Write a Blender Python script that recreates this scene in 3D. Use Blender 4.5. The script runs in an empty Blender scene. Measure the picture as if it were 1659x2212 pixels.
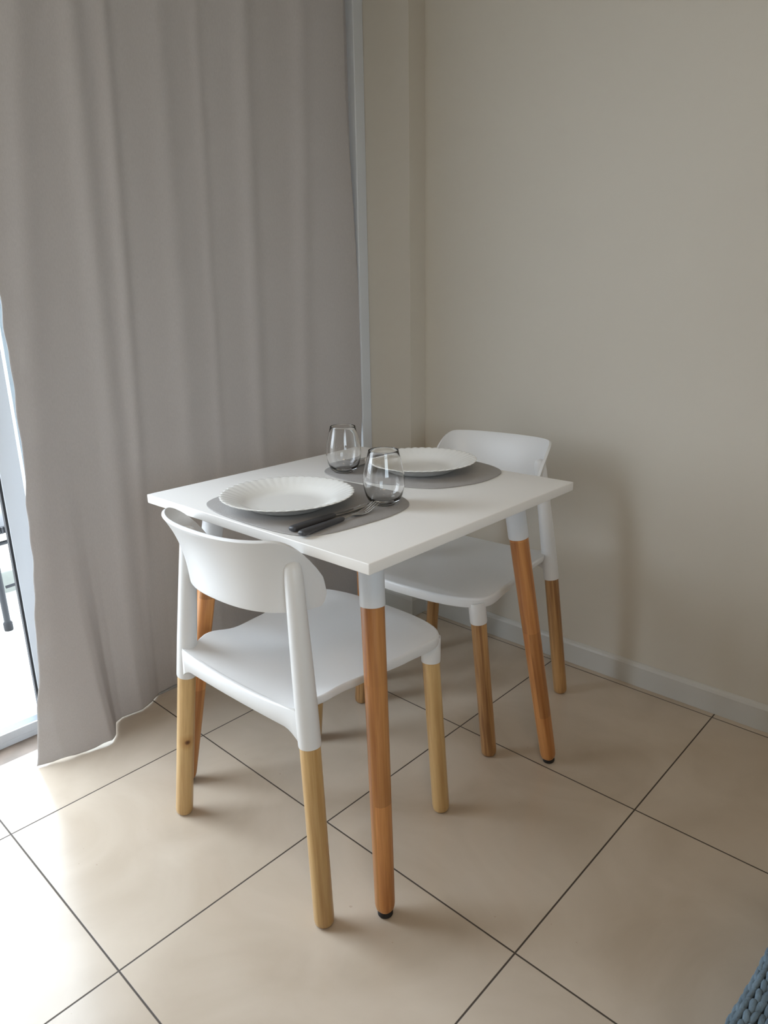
import bpy, bmesh, math, random
from mathutils import Vector, Matrix, noise
PI = math.pi
sc = bpy.context.scene
col = sc.collection
random.seed(4)

# ------------------------------------------------------------------ camera
cam_d = bpy.data.cameras.new('camera')
cam = bpy.data.objects.new('camera', cam_d)
col.objects.link(cam)
CY, CP, CR = math.radians(133.25378), math.radians(16.67887), math.radians(1.02227)
fw = Vector((math.cos(CY)*math.cos(CP), math.sin(CY)*math.cos(CP), -math.sin(CP)))
rt = Vector((math.sin(CY), -math.cos(CY), 0))
dn = fw.cross(rt)
r2 = math.cos(CR)*rt + math.sin(CR)*dn
d2 = -math.sin(CR)*rt + math.cos(CR)*dn
cam.matrix_world = Matrix(((r2.x, -d2.x, -fw.x, 1.54209), (r2.y, -d2.y, -fw.y, -.37539), (r2.z, -d2.z, -fw.z, 1.15220), (0, 0, 0, 1)))
cam_d.sensor_fit = 'HORIZONTAL'; cam_d.sensor_width = 36
cam_d.lens = 1515.48/1659*36
cam_d.clip_start = .02
sc.camera = cam

# ------------------------------------------------------------------ sky, light, exposure
world = bpy.data.worlds.new('overcast_sky'); sc.world = world
world.use_nodes = True
wn = world.node_tree; wn.nodes.clear()
wo = wn.nodes.new('ShaderNodeOutputWorld'); wb = wn.nodes.new('ShaderNodeBackground')
wt = wn.nodes.new('ShaderNodeTexCoord'); ws = wn.nodes.new('ShaderNodeSeparateXYZ'); wr = wn.nodes.new('ShaderNodeValToRGB')
wn.links.new(wt.outputs['Generated'], ws.inputs[0]); wn.links.new(ws.outputs['Z'], wr.inputs[0])
wr.color_ramp.elements[0].position = 0.0; wr.color_ramp.elements[0].color = (.24, .25, .25, 1)
wr.color_ramp.elements[1].position = .05; wr.color_ramp.elements[1].color = (.80, .90, 1.0, 1)
wn.links.new(wr.outputs[0], wb.inputs['Color']); wb.inputs['Strength'].default_value = 10.5
wn.links.new(wb.outputs[0], wo.inputs[0])

pd = bpy.data.lights.new('door_opening_portal', 'AREA')
pd.shape = 'RECTANGLE'; pd.size = 2.2; pd.size_y = 2.3
pd.cycles.is_portal = True
po = bpy.data.objects.new('door_opening_portal', pd); col.objects.link(po)
po.matrix_world = Matrix(((0, 0, -1, -.50), (1, 0, 0, .36), (0, -1, 0, 1.18), (0, 0, 0, 1)))

pd2 = bpy.data.lights.new('fill_window_portal', 'AREA')  # portal for the added fill window in the back wall
pd2.shape = 'RECTANGLE'; pd2.size = 1.5; pd2.size_y = 1.2
pd2.cycles.is_portal = True
po2 = bpy.data.objects.new('fill_window_portal', pd2); col.objects.link(po2)
po2.matrix_world = Matrix(((0, 0, 1, 3.81), (1, 0, 0, -1.25), (0, 1, 0, 1.5), (0, 0, 0, 1)))

ld = bpy.data.lights.new('added_fill_light', 'AREA')  # added warm fill under the ceiling, no real lamp behind it
ld.shape = 'DISK'; ld.size = .9; ld.energy = 17; ld.color = (1, .78, .54)
lo = bpy.data.objects.new('added_fill_light', ld); col.objects.link(lo)
lo.location = (2.1, -.9, 2.5)

sc.view_settings.view_transform = 'Standard'; sc.view_settings.look = 'None'
sc.view_settings.gamma = 1; sc.view_settings.use_curve_mapping = False
sc.view_settings.exposure = -0.15
sc.cycles.use_denoising = True
sc.cycles.max_bounces = 10; sc.cycles.diffuse_bounces = 6; sc.cycles.glossy_bounces = 5
sc.cycles.transmission_bounces = 10; sc.cycles.transparent_max_bounces = 10
sc.cycles.sample_clamp_indirect = 6

# ------------------------------------------------------------------ materials
def new_mat(name):
    m = bpy.data.materials.new(name); m.use_nodes = True
    nt = m.node_tree
    return m, nt, nt.nodes['Principled BSDF']
def plain(name, colr, rough=.5, metal=0, spec=.5, var=.03, vscale=6, bump=0, bscale=200, coat=0):
    """a procedural material: base colour with a faint cloudy variation"""
    m, nt, b = new_mat(name)
    tc = nt.nodes.new('ShaderNodeTexCoord'); n = nt.nodes.new('ShaderNodeTexNoise')
    n.inputs['Scale'].default_value = vscale; n.inputs['Detail'].default_value = 4
    nt.links.new(tc.outputs['Object'], n.inputs['Vector'])
    r = nt.nodes.new('ShaderNodeValToRGB')
    r.color_ramp.elements[0].position = .3; r.color_ramp.elements[1].position = .7
    r.color_ramp.elements[0].color = tuple(c*(1-var) for c in colr)+(1,)
    r.color_ramp.elements[1].color = tuple(min(1, c*(1+var)) for c in colr)+(1,)
    nt.links.new(n.outputs[0], r.inputs[0]); nt.links.new(r.outputs[0], b.inputs['Base Color'])
    b.inputs['Roughness'].default_value = rough; b.inputs['Metallic'].default_value = metal
    b.inputs['Specular IOR Level'].default_value = spec
    b.inputs['Coat Weight'].default_value = coat
    if bump:
        n2 = nt.nodes.new('ShaderNodeTexNoise'); n2.inputs['Scale'].default_value = bscale; n2.inputs['Detail'].default_value = 3
        nt.links.new(tc.outputs['Object'], n2.inputs['Vector'])
        bp = nt.nodes.new('ShaderNodeBump'); bp.inputs['Strength'].default_value = bump; bp.inputs['Distance'].default_value = .002
        nt.links.new(n2.outputs[0], bp.inputs['Height']); nt.links.new(bp.outputs[0], b.inputs['Normal'])
    return m
def sx0(N, L):
    n = N.new('ShaderNodeSeparateXYZ'); n.name = 'split_x'; return n
def wood(name, light, dark, knot=None, ring=26, blocks=0):
    """pale timber with grain running along the part's own z axis"""
    m, nt, b = new_mat(name); N = nt.nodes; L = nt.links
    tc = N.new('ShaderNodeTexCoord'); mp = N.new('ShaderNodeMapping'); mp.inputs['Scale'].default_value = (1, 1, .045)
    oi = N.new('ShaderNodeObjectInfo'); ad = N.new('ShaderNodeVectorMath'); ad.operation = 'ADD'
    sc3 = N.new('ShaderNodeVectorMath'); sc3.operation = 'SCALE'; sc3.inputs['Scale'].default_value = 7.0
    cx = N.new('ShaderNodeCombineXYZ')
    for i in range(3): L.new(oi.outputs['Random'], cx.inputs[i])
    L.new(cx.outputs[0], sc3.inputs[0])
    L.new(tc.outputs['Object'], ad.inputs[0]); L.new(sc3.outputs[0], ad.inputs[1])
    L.new(ad.outputs[0], mp.inputs['Vector'])
    n1 = N.new('ShaderNodeTexNoise'); n1.inputs['Scale'].default_value = ring*5; n1.inputs['Detail'].default_value = 3; n1.inputs['Distortion'].default_value = .6
    n2 = N.new('ShaderNodeTexNoise'); n2.inputs['Scale'].default_value = ring*1.4; n2.inputs['Detail'].default_value = 2
    L.new(mp.outputs[0], n1.inputs['Vector']); L.new(mp.outputs[0], n2.inputs['Vector'])
    mx = N.new('ShaderNodeMath'); mx.operation = 'MULTIPLY_ADD'; mx.inputs[1].default_value = .45
    L.new(n1.outputs[0], mx.inputs[0])
    m2 = N.new('ShaderNodeMath'); m2.operation = 'MULTIPLY'; m2.inputs[1].default_value = .55
    L.new(n2.outputs[0], m2.inputs[0]); L.new(m2.outputs[0], mx.inputs[2])
    r = N.new('ShaderNodeValToRGB'); r.color_ramp.elements[0].position = .36; r.color_ramp.elements[1].position = .6
    r.color_ramp.elements[0].color = dark+(1,); r.color_ramp.elements[1].color = light+(1,)
    L.new(mx.outputs[0], r.inputs[0])
    out = r.outputs[0]
    if knot:
        kv = N.new('ShaderNodeVectorMath'); kv.operation = 'DISTANCE'; kv.inputs[1].default_value = knot
        km = N.new('ShaderNodeMapping'); km.inputs['Scale'].default_value = (1, 1, .8)
        km.vector_type = 'POINT'
        L.new(tc.outputs['Object'], kv.inputs[0])
        kr = N.new('ShaderNodeValToRGB'); e = kr.color_ramp.elements
        e[0].position = .0; e[0].color = (.10, .04, .015, 1)
        e[1].position = .022; e[1].color = (1, 1, 1, 1)
        e2 = e.new(.0035); e2.color = (.22, .11, .05, 1)
        e3 = e.new(.007); e3.color = (.78, .66, .5, 1)
        L.new(kv.outputs['Value'], kr.inputs[0])
        mm = N.new('ShaderNodeMix'); mm.data_type = 'RGBA'; mm.blend_type = 'MULTIPLY'; mm.inputs[0].default_value = 1
        L.new(out, mm.inputs[6]); L.new(kr.outputs[0], mm.inputs[7]); out = mm.outputs[2]
    if blocks:
        sz = N.new('ShaderNodeSeparateXYZ'); L.new(ad.outputs[0], sz.inputs[0])
        dv = N.new('ShaderNodeMath'); dv.operation = 'DIVIDE'; dv.inputs[1].default_value = blocks; L.new(sz.outputs[2], dv.inputs[0])
        fl = N.new('ShaderNodeMath'); fl.operation = 'FLOOR'; L.new(dv.outputs[0], fl.inputs[0])
        sx = N.new('ShaderNodeMath'); sx.operation = 'GREATER_THAN'; L.new(tc.outputs['Object'], sx0(N, L).inputs[0]); L.new(N['split_x'].outputs[0], sx.inputs[0]); sx.inputs[1].default_value = .003
        cc = N.new('ShaderNodeCombineXYZ'); L.new(fl.outputs[0], cc.inputs[0]); L.new(sx.outputs[0], cc.inputs[1]); L.new(oi.outputs['Random'], cc.inputs[2])
        wz = N.new('ShaderNodeTexWhiteNoise'); L.new(cc.outputs[0], wz.inputs['Vector'])
        mr = N.new('ShaderNodeMapRange'); mr.inputs['To Min'].default_value = .78; mr.inputs['To Max'].default_value = 1.18; L.new(wz.outputs['Value'], mr.inputs['Value'])
        vs = N.new('ShaderNodeVectorMath'); vs.operation = 'SCALE'; L.new(out, vs.inputs[0]); L.new(mr.outputs[0], vs.inputs['Scale']); out = vs.outputs[0]
    L.new(out, b.inputs['Base Color'])
    b.inputs['Roughness'].default_value = .34; b.inputs['Specular IOR Level'].default_value = .45
    return m

def tiles(name, base1, base2, grout, rough=.19, half=.0017):
    m, nt, b = new_mat(name); N = nt.nodes; L = nt.links
    tc = N.new('ShaderNodeTexCoord'); sp = N.new('ShaderNodeSeparateXYZ'); L.new(tc.outputs['Object'], sp.inputs[0])
    ds = []
    for k in range(2):
        pp = N.new('ShaderNodeMath'); pp.operation = 'PINGPONG'; pp.inputs[1].default_value = .255
        L.new(sp.outputs[k], pp.inputs[0]); ds.append(pp)
    mn = N.new('ShaderNodeMath'); mn.operation = 'MINIMUM'
    L.new(ds[0].outputs[0], mn.inputs[0]); L.new(ds[1].outputs[0], mn.inputs[1])
    mr = N.new('ShaderNodeMapRange'); mr.inputs['From Min'].default_value = half*.7; mr.inputs['From Max'].default_value = half*1.3
    L.new(mn.outputs[0], mr.inputs['Value'])
    n = N.new('ShaderNodeTexNoise'); n.inputs['Scale'].default_value = 3.5; n.inputs['Detail'].default_value = 6; n.inputs['Distortion'].default_value = .8
    L.new(tc.outputs['Object'], n.inputs['Vector'])
    r = N.new('ShaderNodeValToRGB'); r.color_ramp.elements[0].position = .32; r.color_ramp.elements[1].position = .68
    r.color_ramp.elements[0].color = base1+(1,); r.color_ramp.elements[1].color = base2+(1,)
    L.new(n.outputs[0], r.inputs[0])
    # each tile a little lighter or darker than its neighbour
    fl = []
    for k in range(2):
        dv = N.new('ShaderNodeMath'); dv.operation = 'DIVIDE'; dv.inputs[1].default_value = .51; L.new(sp.outputs[k], dv.inputs[0])
        f = N.new('ShaderNodeMath'); f.operation = 'FLOOR'; L.new(dv.outputs[0], f.inputs[0]); fl.append(f)
    cc = N.new('ShaderNodeCombineXYZ'); L.new(fl[0].outputs[0], cc.inputs[0]); L.new(fl[1].outputs[0], cc.inputs[1])
    wnz = N.new('ShaderNodeTexWhiteNoise'); L.new(cc.outputs[0], wnz.inputs['Vector'])
    mv = N.new('ShaderNodeMapRange'); mv.inputs['To Min'].default_value = .96; mv.inputs['To Max'].default_value = 1.02
    L.new(wnz.outputs['Value'], mv.inputs['Value'])
    sx = N.new('ShaderNodeVectorMath'); sx.operation = 'SCALE'
    L.new(r.outputs[0], sx.inputs[0]); L.new(mv.outputs[0], sx.inputs['Scale'])
    # small specks of dirt
    n3 = N.new('ShaderNodeTexNoise'); n3.inputs['Scale'].default_value = 70; n3.inputs['Detail'].default_value = 1
    L.new(tc.outputs['Object'], n3.inputs['Vector'])
    r3 = N.new('ShaderNodeValToRGB'); r3.color_ramp.elements[0].position = .79; r3.color_ramp.elements[0].color = (1, 1, 1, 1)
    r3.color_ramp.elements[1].position = .81; r3.color_ramp.elements[1].color = (.84, .8, .77, 1)
    L.new(n3.outputs[0], r3.inputs[0])
    mm = N.new('ShaderNodeMix'); mm.data_type = 'RGBA'; mm.blend_type = 'MULTIPLY'; mm.inputs[0].default_value = 1
    L.new(sx.outputs[0], mm.inputs[6]); L.new(r3.outputs[0], mm.inputs[7])
    mx = N.new('ShaderNodeMix'); mx.data_type = 'RGBA'
    L.new(mr.outputs[0], mx.inputs[0]); mx.inputs[6].default_value = grout+(1,); L.new(mm.outputs[2], mx.inputs[7])
    L.new(mx.outputs[2], b.inputs['Base Color'])
    rr = N.new('ShaderNodeMapRange'); rr.inputs['To Min'].default_value = .7; rr.inputs['To Max'].default_value = rough
    L.new(mr.outputs[0], rr.inputs['Value']); L.new(rr.outputs[0], b.inputs['Roughness'])
    bp = N.new('ShaderNodeBump'); bp.inputs['Strength'].default_value = .5; bp.inputs['Distance'].default_value = .0015
    L.new(mr.outputs[0], bp.inputs['Height']); L.new(bp.outputs[0], b.inputs['Normal'])
    b.inputs['Specular IOR Level'].default_value = .5
    return m

def fabric(name, colr, transl=.16):
    m, nt, b = new_mat(name); N = nt.nodes; L = nt.links
    out = N['Material Output']; N.remove(b)
    tc = N.new('ShaderNodeTexCoord'); n = N.new('ShaderNodeTexNoise'); mp = N.new('ShaderNodeMapping')
    mp.inputs['Scale'].default_value = (900, 900, 120); L.new(tc.outputs['Object'], mp.inputs[0])
    n.inputs['Scale'].default_value = 1; n.inputs['Detail'].default_value = 2; L.new(mp.outputs[0], n.inputs['Vector'])
    r = N.new('ShaderNodeValToRGB'); r.color_ramp.elements[0].position = .3; r.color_ramp.elements[1].position = .7
    r.color_ramp.elements[0].color = tuple(c*.95 for c in colr)+(1,); r.color_ramp.elements[1].color = tuple(c*1.05 for c in colr)+(1,)
    L.new(n.outputs[0], r.inputs[0])
    d = N.new('ShaderNodeBsdfDiffuse'); t = N.new('ShaderNodeBsdfTranslucent'); g = N.new('ShaderNodeBsdfGlossy'); g.inputs['Roughness'].default_value = .5
    mx = N.new('ShaderNodeMixShader'); mx.inputs[0].default_value = transl
    m2 = N.new('ShaderNodeMixShader'); m2.inputs[0].default_value = .03
    L.new(r.outputs[0], d.inputs[0]); L.new(r.outputs[0], t.inputs[0])
    L.new(d.outputs[0], mx.inputs[1]); L.new(t.outputs[0], mx.inputs[2])
    L.new(mx.outputs[0], m2.inputs[1]); L.new(g.outputs[0], m2.inputs[2]); L.new(m2.outputs[0], out.inputs[0])
    return m

def thin_glass(name):
    m, nt, b = new_mat(name); N = nt.nodes; L = nt.links
    out = N['Material Output']; N.remove(b)
    t = N.new('ShaderNodeBsdfTransparent'); t.inputs[0].default_value = (.95, .97, .97, 1)
    g = N.new('ShaderNodeBsdfGlossy'); g.inputs['Roughness'].default_value = .02
    lw = N.new('ShaderNodeFresnel'); lw.inputs[0].default_value = 1.45
    mx = N.new('ShaderNodeMixShader'); L.new(lw.outputs[0], mx.inputs[0]); L.new(t.outputs[0], mx.inputs[1]); L.new(g.outputs[0], mx.inputs[2])
    L.new(mx.outputs[0], out.inputs[0])
    return m
def clear_glass(name):
    m, nt, b = new_mat(name)
    b.inputs['Base Color'].default_value = (1, 1, 1, 1)
    b.inputs['Transmission Weight'].default_value = 1; b.inputs['Roughness'].default_value = .01; b.inputs['IOR'].default_value = 1.5
    return m

M_WALL = plain('wall_paint', (.60, .565, .50), .75, var=.012, vscale=2, bump=.15, bscale=60)
M_CEIL = plain('ceiling_paint', (.80, .78, .74), .8, var=.01)
M_BASE = plain('baseboard_paint', (.56, .56, .54), .4, var=.015)
M_FLOOR = tiles('floor_tiles', (.475, .40, .318), (.585, .508, .42), (.055, .042, .032))
M_OUT = tiles('balcony_tiles', (.66, .64, .60), (.74, .72, .69), (.22, .20, .18), rough=.4)
M_ALU = plain('white_aluminium', (.66, .70, .75), .35, var=.01)
M_GASKET = plain('black_rubber_gasket', (.02, .02, .024), .6)
M_THRESH = plain('brown_stone_sill', (.17, .13, .10), .45, var=.25, vscale=14)
M_CURT = fabric('grey_curtain_fabric', (.57, .545, .54))
M_PANE = thin_glass('door_pane_glass')
M_GLASS = clear_glass('tumbler_glass')
M_TOP = plain('white_laminate', (.80, .785, .765), .38, var=.006, vscale=3)
M_PLASTIC = plain('white_moulded_plastic', (.69, .69, .69), .36, var=.006, vscale=4)
M_SLEEVE = plain('white_painted_steel', (.70, .72, .75), .38, var=.01)
M_CHAIRWOOD = wood('pine_wood', (.60, .405, .185), (.42, .245, .09))
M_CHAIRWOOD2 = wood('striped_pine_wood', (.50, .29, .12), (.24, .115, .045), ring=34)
M_CHAIRKNOT = wood('pine_wood_with_knot', (.60, .405, .185), (.42, .245, .09), knot=(.0185, -.007, .205))
M_TABLEWOOD = wood('varnished_orange_wood', (.56, .265, .092), (.34, .125, .036), blocks=.24)
M_PAD = plain('black_rubber_pad', (.016, .016, .018), .7)
M_SCREW = plain('dark_steel_screw', (.05, .05, .05), .4, metal=.8)
M_MAT = plain('grey_leatherette', (.32, .305, .295), .55, var=.03, vscale=30, bump=.25, bscale=350)
M_PLATE = plain('white_opal_glass', (.80, .795, .77), .16, var=.004, vscale=5, coat=.2)
M_HANDLE = plain('dark_grey_plastic', (.042, .042, .047), .38, var=.03)
M_STEEL = plain('polished_steel', (.52, .50, .48), .18, metal=1, var=.02)
M_BLACK = plain('black_powder_coated_steel', (.02, .022, .026), .45, var=.05)
M_CURB = plain('balcony_curb_concrete', (.36, .38, .35), .8, var=.12, vscale=9)
M_KNIT = plain('blue_knitted_wool', (.105, .145, .180), .9, var=.22, vscale=60, bump=.5, bscale=420, spec=.15)
M_SHEET = plain('mattress_cloth', (.62, .60, .57), .85, var=.02)
M_BEDWOOD = plain('dark_bed_base', (.10, .07, .05), .6, var=.1)

# ------------------------------------------------------------------ helpers
def link(name, bm, mat, parent=None, smooth=True, angle=40):
    me = bpy.data.meshes.new(name)
    bmesh.ops.recalc_face_normals(bm, faces=bm.faces[:])
    if smooth:
        for f in bm.faces: f.smooth = True
        ca = math.radians(angle)
        for e in bm.edges:
            if len(e.link_faces) == 2 and e.calc_face_angle(0) > ca: e.smooth = False
    bm.to_mesh(me); bm.free()
    me.materials.append(mat)
    o = bpy.data.objects.new(name, me); col.objects.link(o)
    if parent: o.parent = parent
    return o
def empty(name, loc, rz=0, label=None, cat=None, group=None):
    o = bpy.data.objects.new(name, None); col.objects.link(o)
    o.location = loc; o.rotation_euler = (0, 0, rz); o.empty_display_size = .1
    return tag(o, label, cat, group)
def tag(o, label=None, cat=None, group=None, kind=None):
    if label: o['label'] = label
    if cat: o['category'] = cat
    if group: o['group'] = group
    if kind: o['kind'] = kind
    return o
def box(bm, x0, x1, y0, y1, z0, z1, bev=0):
    v = [bm.verts.new(p) for p in ((x0, y0, z0), (x1, y0, z0), (x1, y1, z0), (x0, y1, z0), (x0, y0, z1), (x1, y0, z1), (x1, y1, z1), (x0, y1, z1))]
    fs = [bm.faces.new([v[i] for i in q]) for q in ((0, 3, 2, 1), (4, 5, 6, 7), (0, 1, 5, 4), (1, 2, 6, 5), (2, 3, 7, 6), (3, 0, 4, 7))]
    if bev:
        es = list({e for f in fs for e in f.edges})
        bmesh.ops.bevel(bm, geom=es, offset=bev, segments=3, profile=.5, affect='EDGES')
    return bm
def boxes(*bs, bev=0):
    bm = bmesh.new()
    for b in bs: box(bm, *b, bev=bev)
    return bm
def loft(bm, rings, cap=True, closed=True):
    """rings: list of lists of points, all the same length"""
    rv = [[bm.verts.new(p) for p in r] for r in rings]
    n = len(rings[0])
    for a, b in zip(rv, rv[1:]):
        for i in range(n if closed else n-1):
            j = (i+1) % n
            bm.faces.new((a[i], a[j], b[j], b[i]))
    if cap:
        bm.faces.new(rv[0][::-1]); bm.faces.new(rv[-1])
    return rv
def lathe(bm, prof, n=48, fn=None):
    """prof: (r, z) pairs, r=0 allowed at the ends; fn(r,z,angle)->(r,z) shapes it"""
    prev = None
    for r, z in prof:
        if r <= 1e-6: ring = [bm.verts.new((0, 0, z))]
        else:
            ring = []
            for k in range(n):
                a = 2*PI*k/n
                rr, zz = fn(r, z, a) if fn else (r, z)
                ring.append(bm.verts.new((rr*math.cos(a), rr*math.sin(a), zz)))
        if prev:
            for k in range(n):
                j = (k+1) % n
                if len(prev) == 1 and len(ring) == 1: continue
                if len(prev) == 1: bm.faces.new((prev[0], ring[k], ring[j]))
                elif len(ring) == 1: bm.faces.new((prev[k], prev[j], ring[0]))
                else: bm.faces.new((prev[k], prev[j], ring[j], ring[k]))
        prev = ring
    return bm
def rod(name, p0, p1, prof, mat, parent, n=32, power=2.0):
    """a turned bar from p0 to p1; prof: (fraction or metres along, radius); power>2 squares the section"""
    p0 = Vector(p0); p1 = Vector(p1); L = (p1-p0).length
    bm = bmesh.new()
    def fn(r, z, a):
        if power == 2: return r, z
        c, s = abs(math.cos(a)), abs(math.sin(a))
        return r*.965/((c**power+s**power)**(1/power)), z
    lathe(bm, [(r, z) for z, r in prof(L)], n, fn)
    o = link(name, bm, mat, parent)
    q = Vector((0, 0, 1)).rotation_difference((p1-p0).normalized())
    o.rotation_mode = 'QUATERNION'; o.rotation_quaternion = q; o.location = p0
    return o
def struct(name, bm, mat, smooth=False):
    return tag(link(name, bm, mat, None, smooth), kind='structure')

# ------------------------------------------------------------------ the room
FX0 = -.285
XF, YN = 3.7, -3.1
struct('floor', boxes((FX0, XF, YN, 1.56, -.05, 0)), M_FLOOR)
struct('ceiling', boxes((-.48, XF+.1, YN-.1, 1.70, 2.55, 2.65)), M_CEIL)
struct('wall_right', boxes((-.07, XF+.1, 1.562, 1.70, -.05, 2.55)), M_WALL)
struct('wall_left', boxes((-.48, -.07, 1.485, 1.70, -.05, 2.55), (-.48, -.07, -.75, 1.485, 2.33, 2.55), (-.48, -.07, YN-.1, -.75, -.05, 2.55)), M_WALL)
struct('wall_near', boxes((-.07, XF, YN-.1, YN, -.05, 2.55)), M_WALL)
struct('wall_back', boxes((XF, XF+.1, YN, -2.0, -.05, 2.55), (XF, XF+.1, -.5, 1.562, -.05, 2.55), (XF, XF+.1, -2.0, -.5, -.05, .9), (XF, XF+.1, -2.0, -.5, 2.1, 2.55)), M_WALL)
wf = struct('fill_window_1', boxes((XF+.03, XF+.08, -2.0, -1.95, .9, 2.1), (XF+.03, XF+.08, -.55, -.5, .9, 2.1), (XF+.03, XF+.08, -1.95, -.55, .9, .95), (XF+.03, XF+.08, -1.95, -.55, 2.05, 2.1), (XF+.03, XF+.08, -1.275, -1.225, .95, 2.05)), M_ALU)  # unseen window added behind the camera to bring in fill daylight
link('pane', boxes((XF+.052, XF+.058, -1.95, -1.275, .95, 2.05), (XF+.052, XF+.058, -1.225, -.55, .95, 2.05)), M_PANE, wf, False)

def skirting(pts, name):
    """baseboard swept along a floor polyline; wall on the left of the direction of travel"""
    prof = [(0, 0), (.0115, 0), (.0115, .064), (.009, .071), (.004, .076), (0, .077)]
    bm = bmesh.new(); rings = []
    P = [Vector(p) for p in pts]
    for i, p in enumerate(P):
        if i == 0: d = (P[1]-P[0]).normalized(); nrm = Vector((d.y, -d.x)); k = 1
        elif i == len(P)-1: d = (P[i]-P[i-1]).normalized(); nrm = Vector((d.y, -d.x)); k = 1
        else:
            d0 = (P[i]-P[i-1]).normalized(); d1 = (P[i+1]-P[i]).normalized()
            n0 = Vector((d0.y, -d0.x)); n1 = Vector((d1.y, -d1.x)); nrm = (n0+n1).normalized(); k = 1/max(.3, nrm.dot(n0))
        rings.append([(p.x+nrm.x*k*a, p.y+nrm.y*k*a, b+.0005) for a, b in prof])
    loft(bm, rings)
    return struct(name, bm, M_BASE)
skirting([(-.068, 1.562), (XF, 1.562)], 'baseboard_right')
skirting([(-.262, 1.485), (-.07, 1.485), (-.07, 1.5505)], 'baseboard_left')

# door recess: stone sill, aluminium track, jambs, two sliding leaves parked behind the curtain
struct('trim_1', boxes((-.366, FX0, -.75, 1.485, -.05, -.004)), M_THRESH)
bm = boxes((-.48, -.366, -.75, 1.485, -.05, .012), (-.372, -.366, -.75, 1.485, .012, .036), (-.408, -.402, -.75, 1.485, .012, .036), (-.48, -.440, -.75, 1.485, .012, .036), bev=.0012)
struct('trim_2', bm, M_ALU)
struct('trim_3', boxes((-.48, -.262, 1.440, 1.485, .036, 2.33), bev=.003), M_ALU)
struct('trim_4', boxes((-.48, -.366, -.75, -.705, .036, 2.33), bev=.003), M_ALU)
struct('trim_5', boxes((-.48, -.366, -.705, 1.440, 2.285, 2.33), bev=.003), M_ALU)
def leaf(name, x0, x1, y0, y1, w=.046, gasket=True):
    fr = struct(name, boxes((x0, x1, y0, y0+w, .0365, 2.285), (x0, x1, y1-w, y1, .0365, 2.285), (x0, x1, y0+w, y1-w, .0365, .11), (x0, x1, y0+w, y1-w, 2.22, 2.285)), M_ALU)
    xm = (x0+x1)/2
    p = link('pane', boxes((xm-.003, xm+.003, y0+w, y1-w, .11, 2.22)), M_PANE, fr, False)
    if gasket: link('gasket', boxes((x0+.006, x1-.006, y0-.006, y0, .0365, 2.285)), M_GASKET, fr, False)
    return fr
leaf('door_1', -.400, -.374, .230, 1.15, w=.051)
leaf('door_2', -.438, -.410, .301, 1.438, gasket=False)

# balcony
struct('floor_balcony', boxes((-1.62, -.48, -3.2, 2.6, -.09, -.04)), M_OUT)
struct('trim_6', boxes((-1.74, -1.62, -3.2, 2.6, -.09, .055), bev=.006), M_CURB)

# ------------------------------------------------------------------ balcony railing
rl = empty('balcony_railing', (-1.68, .4, .055), 0, 'dark metal railing on the low concrete curb outside the sliding door', 'railing')
for z, r in ((.62, .011), (.95, .018)):
    bm = bmesh.new(); loft(bm, [[(r*math.cos(a*PI/6), y, z+r*math.sin(a*PI/6)) for a in range(12)] for y in (-3.2, 2.2)])
    link('rail_bar', bm, M_BLACK, rl)
for k in range(5):
    rod('post', (0, -2.9+k*1.2, 0), (0, -2.9+k*1.2, .95), lambda L: [(0, 0), (0, .014), (L, .014), (L, 0)], M_BLACK, rl, 14)

# ------------------------------------------------------------------ balcony chair
bc = empty('balcony_chair', (-1.22, .43, -.04), math.radians(8), 'black metal outdoor chair on the balcony tiles beyond the open door', 'chair')
def stick(name, a, b, r, par):
    return rod(name, a, b, lambda L: [(0, 0), (0, r), (L, r), (L, 0)], M_BLACK, par, 14)
for (x, y) in ((0, 0), (0, .44), (-.42, 0), (-.42, .44)):
    l = stick('leg', (x, y, .004), (x-.01 if x == 0 else x+.01, y, .39), .012, bc)
    bm = bmesh.new(); lathe(bm, [(0, -.004), (.0155, -.004), (.0165, .004), (.0165, .026), (.014, .03), (0, .03)], 16)
    link('foot_cap', bm, M_PAD, l)
stick('stretcher', (-.002, -.01, .345), (-.002, .45, .345), .008, bc)
stick('stretcher', (-.42, .0, .17), (-.0, .0, .17), .006, bc)
stick('stretcher', (-.005, 0.02, .17), (-.005, .44, .17), .006, bc)
bm = boxes((-.45, .02, -.03, .47, .385, .415), bev=.008)
seat = link('seat', bm, M_BLACK, bc)
bm = bmesh.new()
for k in range(40): box(bm, .019, .024, -.02+k*.012, -.014+k*.012, .388, .412)
link('woven_edge', bm, M_HANDLE, seat)
for y in (0, .44): stick('back_post', (-.43, y, .39), (-.52, y, .82), .012, bc)
bm = bmesh.new(); loft(bm, [[(-.43-.09*t-.006, y, .55+.25*t), (-.43-.09*t+.006, y, .55+.25*t), (-.43-.09*t-.02+.006, y, .62+.25*t), (-.43-.09*t-.02-.006, y, .62+.25*t)] for t, y in ((.3, -.01), (.3, .45))])
link('backrest', bm, M_BLACK, bc, False)

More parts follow.
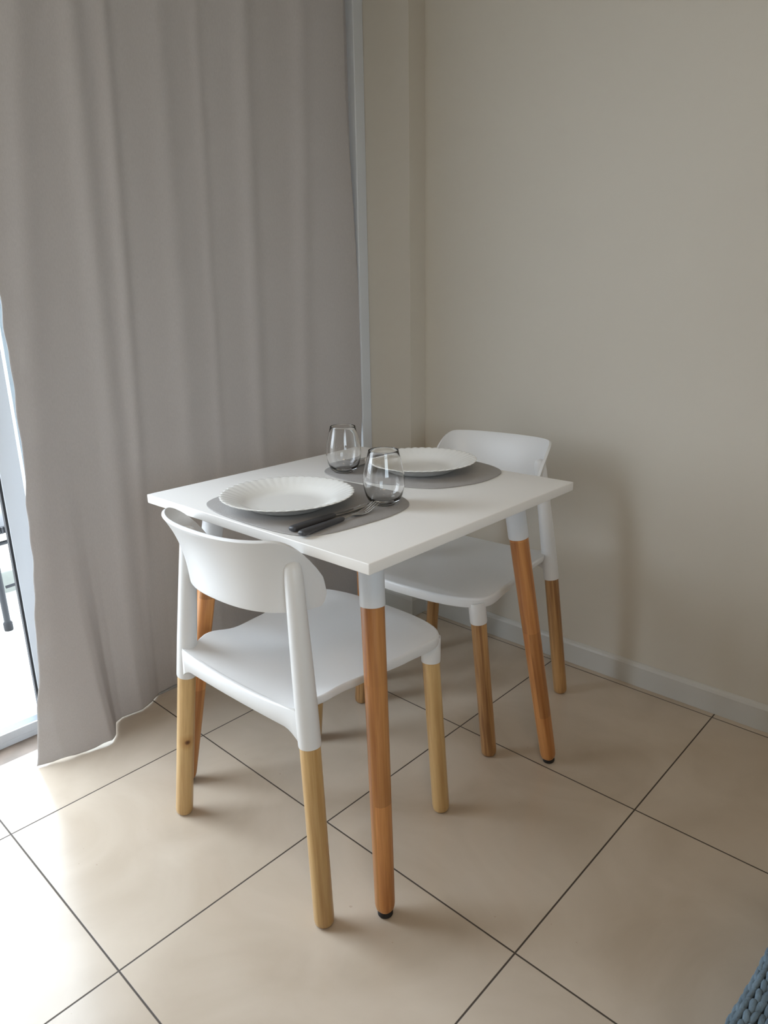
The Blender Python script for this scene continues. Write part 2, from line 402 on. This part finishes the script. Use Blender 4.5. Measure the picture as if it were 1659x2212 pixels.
# ------------------------------------------------------------------ table
TC = Vector((.457, .7100)); TH = .341
table = empty('dining_table', (TC.x, TC.y, 0), math.radians(.75), 'square white dining table with orange-brown wooden legs', 'table')
link('tabletop', boxes((-TH, TH, -TH, TH, .730, .750), bev=.0018), M_TOP, table, angle=30)
for sx in (-1, 1):
    for sy in (-1, 1):
        fx, fy = {(1, -1): (.3225, -.3000), (1, 1): (.3220, .3330), (-1, -1): (-.3220, -.3290), (-1, 1): (-.318, .320)}[(sx, sy)]
        f = Vector((fx, fy, .012)); t = Vector((.240*sx, .238*sy+.006, .7302))
        def at(z): return f+(t-f)*((z-f.z)/(t.z-f.z))
        m = at(.621)
        lg = rod('leg', f, m, lambda L: [(0, 0), (0, .0150), (.002, .0166), (.008, .0182), (.016, .0190), (.10, .0196), (L-.001, .0216), (L, .0216), (L, 0)], M_TABLEWOOD, table, 40, 2.5)
        bm = bmesh.new(); lathe(bm, [(0, -.0115), (.0135, -.0115), (.015, -.009), (.015, .001), (0, .001)], 24)
        link('foot_pad', bm, M_PAD, lg)
        sl = rod('leg_sleeve', m-(t-m).normalized()*.002, t, lambda L: [(0, .0216), (.0, .0234), (.003, .0240), (L, .0240), (L, .0216)], M_SLEEVE, table, 36, 2.2)
        bm = bmesh.new(); lathe(bm, [(0, 0), (.0042, 0), (.0042, .003), (.002, .0045), (0, .0045)], 12)
        s = link('screw', bm, M_SCREW, sl)
        d = Vector((-sx, 0, 0)); s.rotation_mode = 'QUATERNION'
        qi = sl.rotation_quaternion.inverted()
        s.rotation_quaternion = qi @ Vector((0, 0, 1)).rotation_difference(d); s.location = qi @ (d*.0215)+Vector((0, 0, .062))

# ------------------------------------------------------------------ chair
SEAT_Z = .437
def build_seat():
    bm = bmesh.new()
    NU, NV = 44, 46
    ys = [-.19+.37*k/30 for k in range(31)]+[.18+.08*math.sin(PI/2*k/(NV-30)) for k in range(1, NV-30+1)]
    def hw(y):
        kn = [(-.19, .183), (-.165, .184), (-.12, .196), (-.06, .188), (.02, .194), (.10, .203), (.18, .209), (.26, .207)]
        for (a, wa), (b, wb_) in zip(kn, kn[1:]):
            if y <= b+1e-9:
                t = (y-a)/(b-a); t = t*t*(3-2*t); w = wa+(wb_-wa)*t; break
        if y > .18: w *= max(0.0, 1-((y-.18)/.08)**2.6)**(1/2.6)
        return w
    def zt(u, y):
        t = min(1, max(0, (y+.19)/.45))
        dip = .019*(1-u*u)*math.sin(PI*min(1, t*1.05+.02))
        rise = .012*t*t*(3-2*t)-.003*max(0, (y-.19)/.07)**2
        rear = .009*(1-t)**7*abs(u)**3
        wing = .012*abs(u)**4*math.exp(-((y+.115)/.05)**2)
        return SEAT_Z-dip+rise+rear+wing
    def side(dz, shrink):
        g = []
        for y in ys:
            w = max(hw(y), .012)-shrink; row = []
            yy = y-shrink*max(0, min(1, (y-.18)/.08))-(.005 if y < -.189 else 0)
            for i in range(NU+1):
                u = math.sin(PI/2*(-1+2*i/NU)); row.append(bm.verts.new((u*w, yy, zt(u, y)-dz*(1+.55*max(0, min(1, y/.16))))))
            g.append(row)
        return g
    layers = [side(0, .0045), side(.0012, .0012), side(.004, 0), side(.0135, 0.0005), side(.0165, .002), side(.0175, .006)]
    top, bot = layers[0], layers[-1]
    R = len(ys)
    for g, flip in ((top, False), (bot, True)):
        for a in range(R-1):
            for b in range(NU):
                q = (g[a][b], g[a][b+1], g[a+1][b+1], g[a+1][b])
                bm.faces.new(q if not flip else q[::-1])
    def rim(g): return [g[0][i] for i in range(NU+1)]+[g[k][NU] for k in range(1, R)]+[g[R-1][i] for i in range(NU-1, -1, -1)]+[g[k][0] for k in range(R-2, 0, -1)]
    for A, B in zip(layers, layers[1:]):
        ra, rb = rim(A), rim(B); n = len(ra)
        for i in range(n):
            j = (i+1) % n; bm.faces.new((ra[i], ra[j], rb[j], rb[i]))
    # drop the unused inner grids of the middle layers
    bmesh.ops.delete(bm, geom=[v for v in bm.verts if not v.link_faces], context='VERTS')
    # rear apron with arched lower edge, moulded in one piece with the seat
    rings = []
    for i in range(41):
        x = -.191+.382*i/40; a = abs(x)/.191
        zb = SEAT_Z-.040-.022*max(0, (a-.80)/.20)**1.8+.004*(1-a*a)
        ztp = SEAT_Z+.0006+.009*a**3-.0012*(1-a*a)
        y0 = -.1945-.008*(1-a*a)
        rings.append([(x, y0, zb+.002), (x, y0+.002, zb), (x, y0+.014, zb), (x, y0+.016, zb+.002), (x, y0+.016, ztp-.004), (x, y0+.010, ztp), (x, y0+.003, ztp), (x, y0, ztp-.003)])
    loft(bm, rings)
    return bm
def build_back():
    """a band curved round the sitter, wider and leaning back at the top, with rounded corners"""
    bm = bmesh.new(); NT, NS = 64, 18
    g = []
    for j in range(NS+1):
        row = []
        for i in range(NT+1):
            t = -1+2*i/NT; a = abs(t); s = j/NS
            # rounded ends: the band loses height near |t| = 1
            e = max(0, (a-.80)/.20)
            lo = .16*max(0, (a-.93)/.07)**2
            e = max(0, (a-.62)/.38)
            hi = 1-.62*e**3.2
            ss = lo+(hi-lo)*s
            z = .620+.150*ss
            fl = ss**2.6
            W = .175+.009*fl
            y0 = -.214-.012*ss-.030*fl
            D = .120-.013*ss
            x = W*math.sin(t*PI/2*.95)/math.sin(PI/2*.95)
            y = y0+D*a**2.35
            z -= .004*(1-a*a)*ss
            row.append(bm.verts.new((x, y, z)))
        g.append(row)
    for a in range(NS):
        for b in range(NT):
            bm.faces.new((g[a][b], g[a][b+1], g[a+1][b+1], g[a+1][b]))
    return bm
def make_chair(loc, rz, label):
    c = empty('dining_chair', loc, rz, label, 'chair', 'white dining chairs at the table')
    link('seat', build_seat(), M_PLASTIC, c, angle=50)
    b = link('backrest', build_back(), M_PLASTIC, c, angle=80)
    s = b.modifiers.new('thick', 'SOLIDIFY'); s.thickness = .0075; s.offset = 0
    v = b.modifiers.new('round', 'BEVEL'); v.width = .003; v.segments = 3; v.limit_method = 'ANGLE'; v.angle_limit = math.radians(50)
    for sx in (-1, 1):
        f = Vector((.240*sx, -.200, .003)); m = Vector((.200*sx, -.178, .375)); t = Vector((.159*sx+.009, -.168, .722))
        mat = M_CHAIRKNOT if sx < 0 else M_CHAIRWOOD
        lg = rod('leg', f, m, lambda L: [(0, 0), (0, .0165), (.003, .0185), (.012, .0197), (L, .0197), (L, 0)], mat, c, 36)
        bm = bmesh.new(); lathe(bm, [(0, -.003), (.012, -.003), (.012, .001), (0, .001)], 20)
        link('foot_glide', bm, M_PAD, lg)
        po_ = rod('back_post', m-(t-m).normalized()*.004, t, lambda L: [(0, .0197), (0, .0212), (.002, .0217), (L*.25, .0213), (L*.6, .0192), (L-.03, .0170), (L-.012, .0153), (L-.004, .0114), (L-.0008, .005), (L, 0)], M_PLASTIC, c, 36)
        bm = bmesh.new(); lathe(bm, [(0, 0), (.0035, 0), (.0035, .0025), (0, .003)], 12)
        sw = link('screw', bm, M_SCREW, po_); sw.location = (-.0195*sx, .0, .022); sw.rotation_euler = (0, -PI/2*sx, 0)
        f = Vector((.219*sx, .200, .003)); m = Vector((.182*sx, .207, .378)); t = Vector((.178*sx, .212, .434))
        lg = rod('leg', f, m, lambda L: [(0, 0), (0, .0165), (.003, .0185), (.012, .0197), (L, .0197), (L, 0)], M_CHAIRWOOD, c, 36)
        bm = bmesh.new(); lathe(bm, [(0, -.003), (.012, -.003), (.012, .001), (0, .001)], 20)
        link('foot_glide', bm, M_PAD, lg)
        rod('leg_socket', m-(t-m).normalized()*.002, t, lambda L: [(0, .0197), (0, .0212), (.002, .0217), (L, .0222), (L, .018)], M_PLASTIC, c, 36)
    return c
def children(o): return [x for x in bpy.data.objects if x.parent == o]
def copy_tree(o, parent=None):
    n = o.copy(); col.objects.link(n); n.parent = parent
    for ch in children(o): copy_tree(ch, n)
    return n
chair = make_chair((.467, .513, 0), math.radians(1.3), 'white plastic chair in front, its curved backrest towards us, with pale pine legs')
chair2 = copy_tree(chair)
chair2.location = (.4075, 1.148, 0); chair2.rotation_euler = (0, 0, math.radians(185.2))
chair2['label'] = 'white plastic chair behind the table, facing us, its backrest close to the right wall'

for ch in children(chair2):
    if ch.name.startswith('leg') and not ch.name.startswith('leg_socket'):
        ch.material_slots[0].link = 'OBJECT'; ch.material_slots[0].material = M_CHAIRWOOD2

# ------------------------------------------------------------------ placemats
def smooth_loop(pts, n=96):
    P = [Vector(p) for p in pts]; k = len(P); out = []
    for i in range(n):
        t = i/n*k; a = int(t); f = t-a
        p0, p1, p2, p3 = P[(a-1) % k], P[a % k], P[(a+1) % k], P[(a+2) % k]
        out.append(.5*((2*p1)+(-p0+p2)*f+(2*p0-5*p1+4*p2-p3)*f*f+(-p0+3*p1-3*p2+p3)*f**3))
    return out
def placemat(pts, label):
    L = smooth_loop(pts); c = sum(L, Vector((0, 0)))/len(L)
    bm = bmesh.new(); rings = []
    for ins, z in ((.001, 0), (0, .0006), (0, .0022), (.0012, .003)):
        rings.append([((p.x-c.x)*(1-ins/.19), (p.y-c.y)*(1-ins/.17), z) for p in L])
    loft(bm, rings)
    o = link('placemat', bm, M_MAT, None, angle=50); o.location = (c.x, c.y, .7502)
    return tag(o, label, 'placemat', 'grey placemats on the table')
placemat([(.277, .432), (.308, .397), (.383, .378), (.512, .376), (.602, .390), (.638, .430), (.651, .522), (.652, .60), (.632, .668), (.575, .707), (.507, .718), (.415, .722), (.335, .705), (.288, .65), (.269, .57), (.267, .49)],
         'grey placemat on the near side of the table, under plate, fork and knife')
placemat([(.250, .800), (.285, .752), (.367, .732), (.44, .744), (.504, .763), (.59, .808), (.629, .890), (.634, .96), (.617, 1.025), (.572, 1.062), (.495, 1.082), (.39, 1.078), (.30, 1.045), (.25, .975), (.238, .88)],
         'grey placemat on the far side of the table, by the wall chair')

# ------------------------------------------------------------------ plates
def plate(loc, rz, label):
    NS = 46
    def fn(r, z, a):
        k = min(1, max(0, (r-.098)/.034))
        s = abs(math.sin(a*NS/2))
        return r*(1-.024*k*k*(1-s)**1.6), z*(.93 if z > .01 else 1)+.0013*k*(s-.5)
    prof = [(0, .0045), (.06, .0045), (.074, .0052), (.083, .0080), (.090, .0120), (.098, .0170), (.108, .0215), (.119, .0255), (.129, .0288), (.134, .0300), (.1365, .0300), (.1380, .0290), (.1368, .0274), (.128, .0246), (.116, .0208), (.104, .0155), (.094, .0095), (.085, .0035), (.078, .0003), (.072, 0), (.070, .0015), (0, .0015)]
    bm = bmesh.new(); lathe(bm, prof, NS*8, fn)
    o = link('dinner_plate', bm, M_PLATE, None, angle=70); o.location = loc; o.rotation_euler = (0, 0, rz)
    return tag(o, label, 'plate', 'white scalloped dinner plates')
plate((.443, .504, .7533), .1, 'white dinner plate with scalloped rim on the near placemat beside the cutlery')
plate((.450, .920, .7533), .4, 'white dinner plate with scalloped rim on the far placemat')

# ------------------------------------------------------------------ glasses
def tumbler(loc, label):
    outer = [(0, 0), (.022, 0), (.0265, .0015), (.0325, .008), (.0383, .020), (.0420, .036), (.0431, .050), (.0417, .066), (.0381, .082), (.0342, .098), (.0311, .1105), (.0307, .1122)]
    inner = [(.0303, .1125), (.0298, .1115), (.0330, .098), (.0368, .082), (.0404, .066), (.0418, .050), (.0406, .036), (.0368, .021), (.030, .0105), (.018, .0060), (0, .0052)]
    bm = bmesh.new(); lathe(bm, outer+inner, 72)
    o = link('water_glass', bm, M_GLASS, None, angle=80); o.location = loc
    return tag(o, label, 'glass', 'clear stemless glasses')
tumbler((.588, .640, .7533), 'clear stemless glass on the near placemat, beside the fork tines')
tumbler((.316, .787, .7533), 'clear stemless glass on the far placemat, near the curtain')

# ------------------------------------------------------------------ cutlery
def section(y, w, t, z, n=16, p=2.6):
    out = []
    for k in range(n):
        a = 2*PI*k/n; c, s = math.cos(a), math.sin(a)
        d = (abs(c)**p+abs(s)**p)**(1/p)
        out.append((w/2*c/d, y, z+t/2*s/d))
    return out
def handle_mesh(bm):
    loft(bm, [section(*q) for q in ((0, .007, .004, .0056), (.0012, .0145, .0075, .0056), (.004, .0185, .0100, .0056), (.012, .0200, .0108, .0057), (.04, .0185, .0102, .0058), (.08, .0150, .0090, .0058), (.110, .0120, .0078, .0056), (.114, .010, .0060, .0054))])
def fork(loc, rz, label):
    o = empty('fork', loc, rz, label, 'fork', 'forks with dark grey handles')
    bm = bmesh.new(); handle_mesh(bm); link('handle', bm, M_HANDLE, o)
    bm = bmesh.new()
    loft(bm, [section(*q) for q in ((.1125, .0062, .0028, .0052), (.125, .0050, .0024, .0062), (.142, .0060, .0020, .0060), (.150, .0130, .0018, .0048), (.158, .0205, .0016, .0034), (.168, .0232, .0016, .0030), (.176, .0238, .0016, .0036))])
    for k in range(4):
        x = (-1.5+k)*.0062
        loft(bm, [[(px_+x*sc_, py_, pz_) for px_, py_, pz_ in section(y, w, .0015, z, 10)] for y, w, z, sc_ in ((.174, .0046, .0035, 1), (.185, .0036, .0052, 1), (.198, .0032, .0086, .98), (.210, .0024, .0128, .95), (.2155, .0012, .0150, .93))])
    link('head', bm, M_STEEL, o)
    return o
def knife(loc, rz, label):
    o = empty('table_knife', loc, rz, label, 'knife', 'knives with dark grey handles')
    bm = bmesh.new(); handle_mesh(bm); link('handle', bm, M_HANDLE, o)
    bm = bmesh.new()
    loft(bm, [[(px_+dx, py_, pz_) for px_, py_, pz_ in section(y, w, t, .0045, 12, 2)] for y, w, t, dx in ((.1125, .0070, .0030, 0), (.120, .0100, .0026, 0), (.132, .0160, .0016, .001), (.16, .0180, .0013, .001), (.19, .0175, .0012, .001), (.206, .0140, .0012, -.0005), (.215, .0080, .0010, -.003), (.219, .002, .0008, -.005))])
    link('blade', bm, M_STEEL, o)
    return o
ZM = .7533
fork((.620, .386, ZM), math.radians(4.5), 'fork with dark grey handle on near placemat, the cutlery piece nearest the table corner')
knife((.587, .392, ZM), math.radians(3.2), 'knife with dark grey handle between the fork and the near plate')
fork((.268, 1.046, ZM), math.radians(184), 'fork with dark grey handle on the far placemat, half hidden behind the near glass')
knife((.296, 1.040, ZM), math.radians(182), 'knife with dark grey handle on the far placemat, between far fork and far plate')

# ------------------------------------------------------------------ curtain
def lerp_tab(tab, v):
    if v <= tab[0][0]: return tab[0][1]
    for (a, fa), (b, fb) in zip(tab, tab[1:]):
        if v <= b: return fa+(fb-fa)*(v-a)/(b-a)
    return tab[-1][1]
def curtain():
    bm = bmesh.new(); NU, NZ = 300, 150
    left = [(0, .137), (.10, .160), (.23, .188), (.5, .226), (.84, .256), (1.22, .266), (1.8, .29), (2.3, .30)]
    right = [(0, 1.415), (.4, 1.425), (.75, 1.440), (1.3, 1.448), (2.0, 1.455), (2.3, 1.46)]
    hem = [(.14, -.206), (.20, -.182), (.26, -.168), (.325, -.162), (.345, -.180), (.375, -.240), (.40, -.252), (.46, -.244), (.50, -.262), (.54, -.290), (.60, -.296), (.68, -.27), (.76, -.23), (.86, -.255), (.96, -.285), (1.05, -.24), (1.16, -.215), (1.28, -.26), (1.42, -.29)]
    g = []
    for j in range(NZ+1):
        z = .004+2.28*(j/NZ)**1.25; row = []
        yl, yr = lerp_tab(left, z), lerp_tab(right, z)
        zz = min(z, 2.1)
        for i in range(NU+1):
            u = i/NU; y = yl+(yr-yl)*u
            # soft ridges that lean a little with height, stronger near the heading
            k = .35+.65*min(1, z/1.6)
            f = 0
            for (c0, c1, w, amp) in ((.20, .40, .035, .016), (.470, .515, .030, .020), (.525, .595, .020, .018), (.70, .745, .035, .013), (.80, .86, .018, .008), (.955, 1.012, .030, .018), (1.14, 1.215, .035, .015)):
                c = c0+(c1-c0)*zz/1.85
                f += amp*math.exp(-((y-c)/w)**2)
            x = -.272+.75*f*k+.004*math.sin(9*y+1.5*z)
            # second layer of cloth falling behind at the right hand end
            if z > 1.1:
                e = .045*min(1, (z-1.1)/.7); yb = yr-e
                if y > yb: x -= .022*min(1, (y-yb)/.006)*min(1, (z-1.1)/.3)
            w = math.exp(-(z/.30)**1.1)
            hx = lerp_tab(hem, y)
            x = x*(1-w)+hx*w
            # wavy, slightly crinkled side hem
            ed = math.exp(-((y-yl)/.03)**2)
            x += ed*(.002*math.sin(z*34)+.0015*math.sin(z*71+1))
            yy = y+ed*(.0016*math.sin(z*26+.5)+.001*math.sin(z*61))
            x += .0012*noise.noise(Vector((y*6, z*5, 3)))*1.5
            lift = .003*max(0, math.sin(y*60+2))*(1 if j == 0 else 0) if y < .33 else 0
            row.append(bm.verts.new((x, yy, z+lift)))
        g.append(row)
    for a in range(NZ):
        for b in range(NU):
            bm.faces.new((g[a][b], g[a][b+1], g[a+1][b+1], g[a+1][b]))
    o = link('curtain', bm, M_CURT, None, angle=80)
    s = o.modifiers.new('thick', 'SOLIDIFY'); s.thickness = .0014; s.offset = 0
    return tag(o, 'long grey fabric curtain hanging to the floor in front of the sliding door', 'curtain')
curtain()
rod_o = rod('curtain_rod', (-.27, .1, 2.305), (-.27, 1.46, 2.305), lambda L: [(0, 0), (0, .012), (L, .012), (L, 0)], M_ALU, None, 20)
tag(rod_o, 'thin white curtain rod above the grey curtain in the door recess', 'curtain rod')

# ------------------------------------------------------------------ bed corner with the knitted throw
bed = empty('bed', (2.085, .0, 0), 0, 'low bed at the lower right, beneath the blue knitted throw', 'bed')
link('mattress', boxes((-.60, .85, -1.35, .62, .26, .478), bev=.03), M_SHEET, bed)
link('bed_base', boxes((-.58, .83, -1.33, .60, .06, .26), bev=.008), M_BEDWOOD, bed, False)
for x in (-.54, .79):
    for y in (-1.29, .56):
        rod('leg', (x, y, 0), (x, y, .06), lambda L: [(0, 0), (0, .025), (L, .03), (L, 0)], M_BEDWOOD, bed, 16)
def throw():
    bm = bmesh.new()
    # path across the edge: up the side, round the corner, over the top
    path = []
    for k in range(60): path.append((-.0005, .14+.335*(1-(1-k/59)**1.8)))
    for k in range(1, 9):
        a = PI/2*k/8; path.append((.014-.014*math.cos(a)*1.0, .475+.014*math.sin(a)))
    for k in range(1, 120): path.append((.014+.0013*k, .489))
    for k in range(1, 90): path.append((.169+.003*k, .489))
    d = [0]
    for p, q in zip(path, path[1:]): d.append(d[-1]+math.hypot(q[0]-p[0], q[1]-p[1]))
    rows = []; NY = 380; Y0, Y1 = -.22, .66
    for j in range(NY+1):
        y = Y0+(Y1-Y0)*j/NY; row = []
        for i, (px_, pz_) in enumerate(path):
            s = d[i]
            p0 = path[max(0, i-1)]; p1 = path[min(len(path)-1, i+1)]
            tx, tz = p1[0]-p0[0], p1[1]-p0[1]; L = math.hypot(tx, tz); nx, nz = -tz/L, tx/L
            h = .0012*noise.noise(Vector((s*9, y*7, 5)))-.0022
            if s > .47: h += .0022+.0020*math.sin(s*520)
            wv = .005*math.sin(y*9)+.003*math.sin(y*23+1)
            row.append(bm.verts.new((1.438-.05*(y-.30)*-1+px_+nx*h+wv*.5-.002, y, pz_+nz*h+.004)))
        rows.append(row)
    for a in range(NY):
        for b in range(len(path)-1):
            bm.faces.new((rows[a][b], rows[a][b+1], rows[a+1][b+1], rows[a+1][b]))
    # the knit itself: columns of V stitches, each leg a short plump strand of yarn
    def on(s):
        for k in range(1, len(path)):
            if d[k] >= s or k == len(path)-1:
                f = (s-d[k-1])/(d[k]-d[k-1]); p, q = path[k-1], path[k]
                x, z = p[0]+(q[0]-p[0])*f, p[1]+(q[1]-p[1])*f
                a, b = path[max(0, k-2)], path[min(len(path)-1, k+1)]
                L = math.hypot(b[0]-a[0], b[1]-a[1]); return x, z, (a[1]-b[1])/L, (b[0]-a[0])/L
    rnd = random.Random(7)
    S0, PC, PR = .20, .0116, .0150
    for c in range(24):
        sc0 = S0+c*PC
        for rr in range(int((Y1-Y0)/PR)):
            for sd in (-1, 1):
                y0 = Y0+(rr+.5)*PR+rnd.uniform(-.0012, .0012)+.004*math.sin(c*.9); rad = .0031*rnd.uniform(.88, 1.12)
                rings = []
                for m, (tt, rk, up) in enumerate(((-1, .35, -.0012), (-.7, .85, .0004), (-.25, 1.08, .0013), (.25, 1.08, .0015), (.7, .85, .0008), (1, .35, -.0010))):
                    yy = y0+tt*.0112; ss = sc0+sd*(.0010+.0021*(1-tt)*.8+.0005)
                    x, z, nx, nz = on(ss)
                    wv = (.005*math.sin(yy*9)+.003*math.sin(yy*23+1))*.5
                    bx = 1.438+.05*(yy-.30)-.002+wv; e = .0006+up
                    ring = []
                    for q in range(7):
                        a = 2*PI*q/7; u_, v_ = rad*rk*math.cos(a), rad*rk*.85*math.sin(a)
                        # across the surface is the tangent (nz, -nx), outward is (nx, nz)
                        ring.append((bx+x+nx*(e+v_)+nz*u_, yy, z+.004+nz*(e+v_)-nx*u_))
                    rings.append(ring)
                loft(bm, rings)
    o = link('knitted_throw', bm, M_KNIT, None, angle=80)
    return tag(o, 'chunky blue-grey knitted throw draped over the bed edge, lower right', 'throw blanket')
throw()
